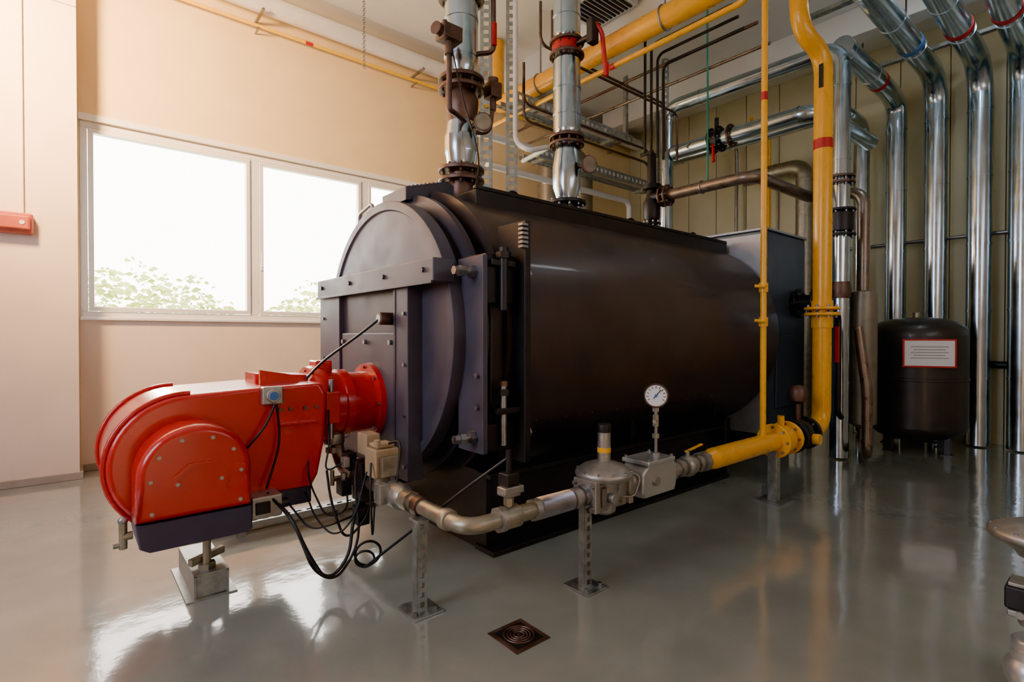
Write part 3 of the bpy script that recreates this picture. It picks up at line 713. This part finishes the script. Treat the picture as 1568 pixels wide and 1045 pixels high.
# ---------------------------------------------------------------- drain, wall lamp
f=MB();f.box(1.60,1.82,1.87,2.10,0,.004,m_bron,.001).box(1.625,1.795,1.895,2.075,.004,.006,m_black)
for r in(.075,.058,.042,.026): f.torus((1.71,1.985,.008),Z,r,.004,m_bron,28,6)
f.cyl((1.71,1.985,.004),(1.71,1.985,.010),.012,m_bron)
f.obj('floor_drain')
f=MB();f.box(-.85,-.26,7.02,7.13,2.50,2.70,m_em,.02).box(-.83,-.28,6.99,7.03,2.53,2.67,m_em,.02).cyl((-.34,7.02,2.60),(-.34,6.985,2.60),.02,m_white)
f.sweep([(-.34,7.115,2.70),(-.34,7.115,5.99)],.012,m_wallp,.1,8);f.obj('emergency_light')

# second boiler's gas regulator at the right
H=root('gas_regulator_assembly')
hx,hy=2.99,.27
f=MB()
f.lathe((hx,hy,.60),Z,[(0,.05),(.03,.07),(.06,.12),(.07,.142),(.085,.15),(.10,.15),(.11,.14),(.13,.10),(.15,.05)],m_cast,48).bolts((hx,hy,.70),Z,.135,10,m_st,.008,.015)
f.cyl((hx,hy,.74),(hx,hy,.92),.035,m_cast).cyl((hx,hy,.18),(hx,hy,.62),.03,m_cast).cyl((hx,hy,.32),(hx,hy,.36),.05,m_cast,seg=8)
f.obj('regulator',H)
f=MB();f.box(hx-.10,hx+.03,hy-.03,hy+.08,.40,.49,m_black,.008).box(hx-.11,hx-.0,hy-.02,hy+.07,.375,.40,m_cast,.005).cyl((hx-.10,hy+.03,.39),(hx-.12,hy+.03,.39),.014,m_cast)
f.box(hx-.09,hx+.02,hy-.02,hy+.07,.49,.505,m_cast,.003)
f.obj('pressure_switch',H)
f=MB();f.cyl((hx,hy,.20),(hx,hy,.27),.07,m_silw,bev=.015).sweep([(hx-.02,hy+.01,.22),(hx-.02,hy+.01,.12),(hx+.3,hy-.0,.12)],.06,m_silw,.08,20).cyl((hx+.15,hy,.12),(hx+.20,hy,.12),.085,m_silw,bev=.01)
f.cyl((hx-.02,hy+.01,0),(hx-.02,hy+.01,.1),.03,m_silw).sph((hx-.02,hy+.01,.13),.085,m_silw)
f.obj('pipe_elbow',H)

# ---------------------------------------------------------------- camera
cam=bpy.data.cameras.new('camera');co=bpy.data.objects.new('camera',cam);sc.collection.objects.link(co)
cam.sensor_width=36;cam.lens=809/1568*36;cam.clip_end=200
co.location=(0,0,1.5);co.rotation_euler=(math.radians(90-.6),0,math.radians(-40));sc.camera=co

# ---------------------------------------------------------------- light
wd=bpy.data.worlds.new('world');sc.world=wd;wd.use_nodes=True
nt=wd.node_tree;bg=nt.nodes['Background']
tc=nt.nodes.new('ShaderNodeTexCoord');dp=nt.nodes.new('ShaderNodeVectorMath');dp.operation='DOT_PRODUCT'
dp.inputs[1].default_value=V((.04,1,.27)).normalized()
nt.links.new(tc.outputs['Generated'],dp.inputs[0])
rp=nt.nodes.new('ShaderNodeValToRGB');e=rp.color_ramp.elements
e[0].position=.0;e[0].color=(.62,.72,1,1);e[1].position=.98;e[1].color=(1,.93,.82,1)
q=e.new(.75);q.color=(.82,.88,1,1)
nt.links.new(dp.outputs['Value'],rp.inputs['Fac']);nt.links.new(rp.outputs['Color'],bg.inputs['Color'])
bg.inputs['Strength'].default_value=17
def area(name,loc,target,sx,sy,en,col,portal=False):
    l=bpy.data.lights.new(name,'AREA');l.shape='RECTANGLE';l.size=sx;l.size_y=sy;l.energy=en;l.color=col
    o=bpy.data.objects.new(name,l);sc.collection.objects.link(o);o.location=loc
    o.rotation_euler=(V(target)-V(loc)).to_track_quat('-Z','Z').to_euler()
    if portal: l.cycles.is_portal=True
    return o
area('window_portal',((wx0+wx1)/2,Y1+.2,(wz0+wz1)/2),((wx0+wx1)/2,0,(wz0+wz1)/2),wx1-wx0,wz1-wz0,10,(1,1,1),True)
area('left_fill_light',(X0+.1,2.6,2.6),(4,3.0,1.3),5,2.2,400,(.70,.79,1))  # added unseen cool fill on the boiler front, assumed daylight; wall here is solid
area('back_fill_light',(4.5,Y0+.1,3.4),(5.5,4,2.2),5,1.6,75,(.92,.95,1))  # added fill behind the camera, assumed daylight, no window in the back wall
def spot(name,loc,tgt,en,col,ang,bl=1,rad=.3):
    l=bpy.data.lights.new(name,'SPOT');l.energy=en;l.color=col;l.spot_size=math.radians(ang);l.spot_blend=bl;l.shadow_soft_size=rad
    o=bpy.data.objects.new(name,l);sc.collection.objects.link(o);o.location=loc
    o.rotation_euler=(V(tgt)-V(loc)).to_track_quat('-Z','Z').to_euler()
spot('sun_glow_fill',(-1.2,5.1,4.7),(.1,7.4,4.2),3300,(1,.60,.27),118)  # added unseen spot, stands in for the sun glow on the window wall
area('overhead_fill_light',(6.8,1.0,5.6),(7.2,2.4,0),1.5,.3,45,(.9,.94,1))  # added out-of-frame fill light over the pipework, no real fitting
sl=bpy.data.lights.new('low_sun','SUN');sl.energy=10;sl.angle=math.radians(2.5);sl.color=(1,.74,.44)
so=bpy.data.objects.new('low_sun',sl);sc.collection.objects.link(so);so.location=(1,14,6)
so.rotation_euler=V((-.04,-1,-.27)).to_track_quat('-Z','Z').to_euler()
sc.view_settings.view_transform='AgX'
sc.view_settings.look='AgX - Punchy'
sc.view_settings.exposure=.45
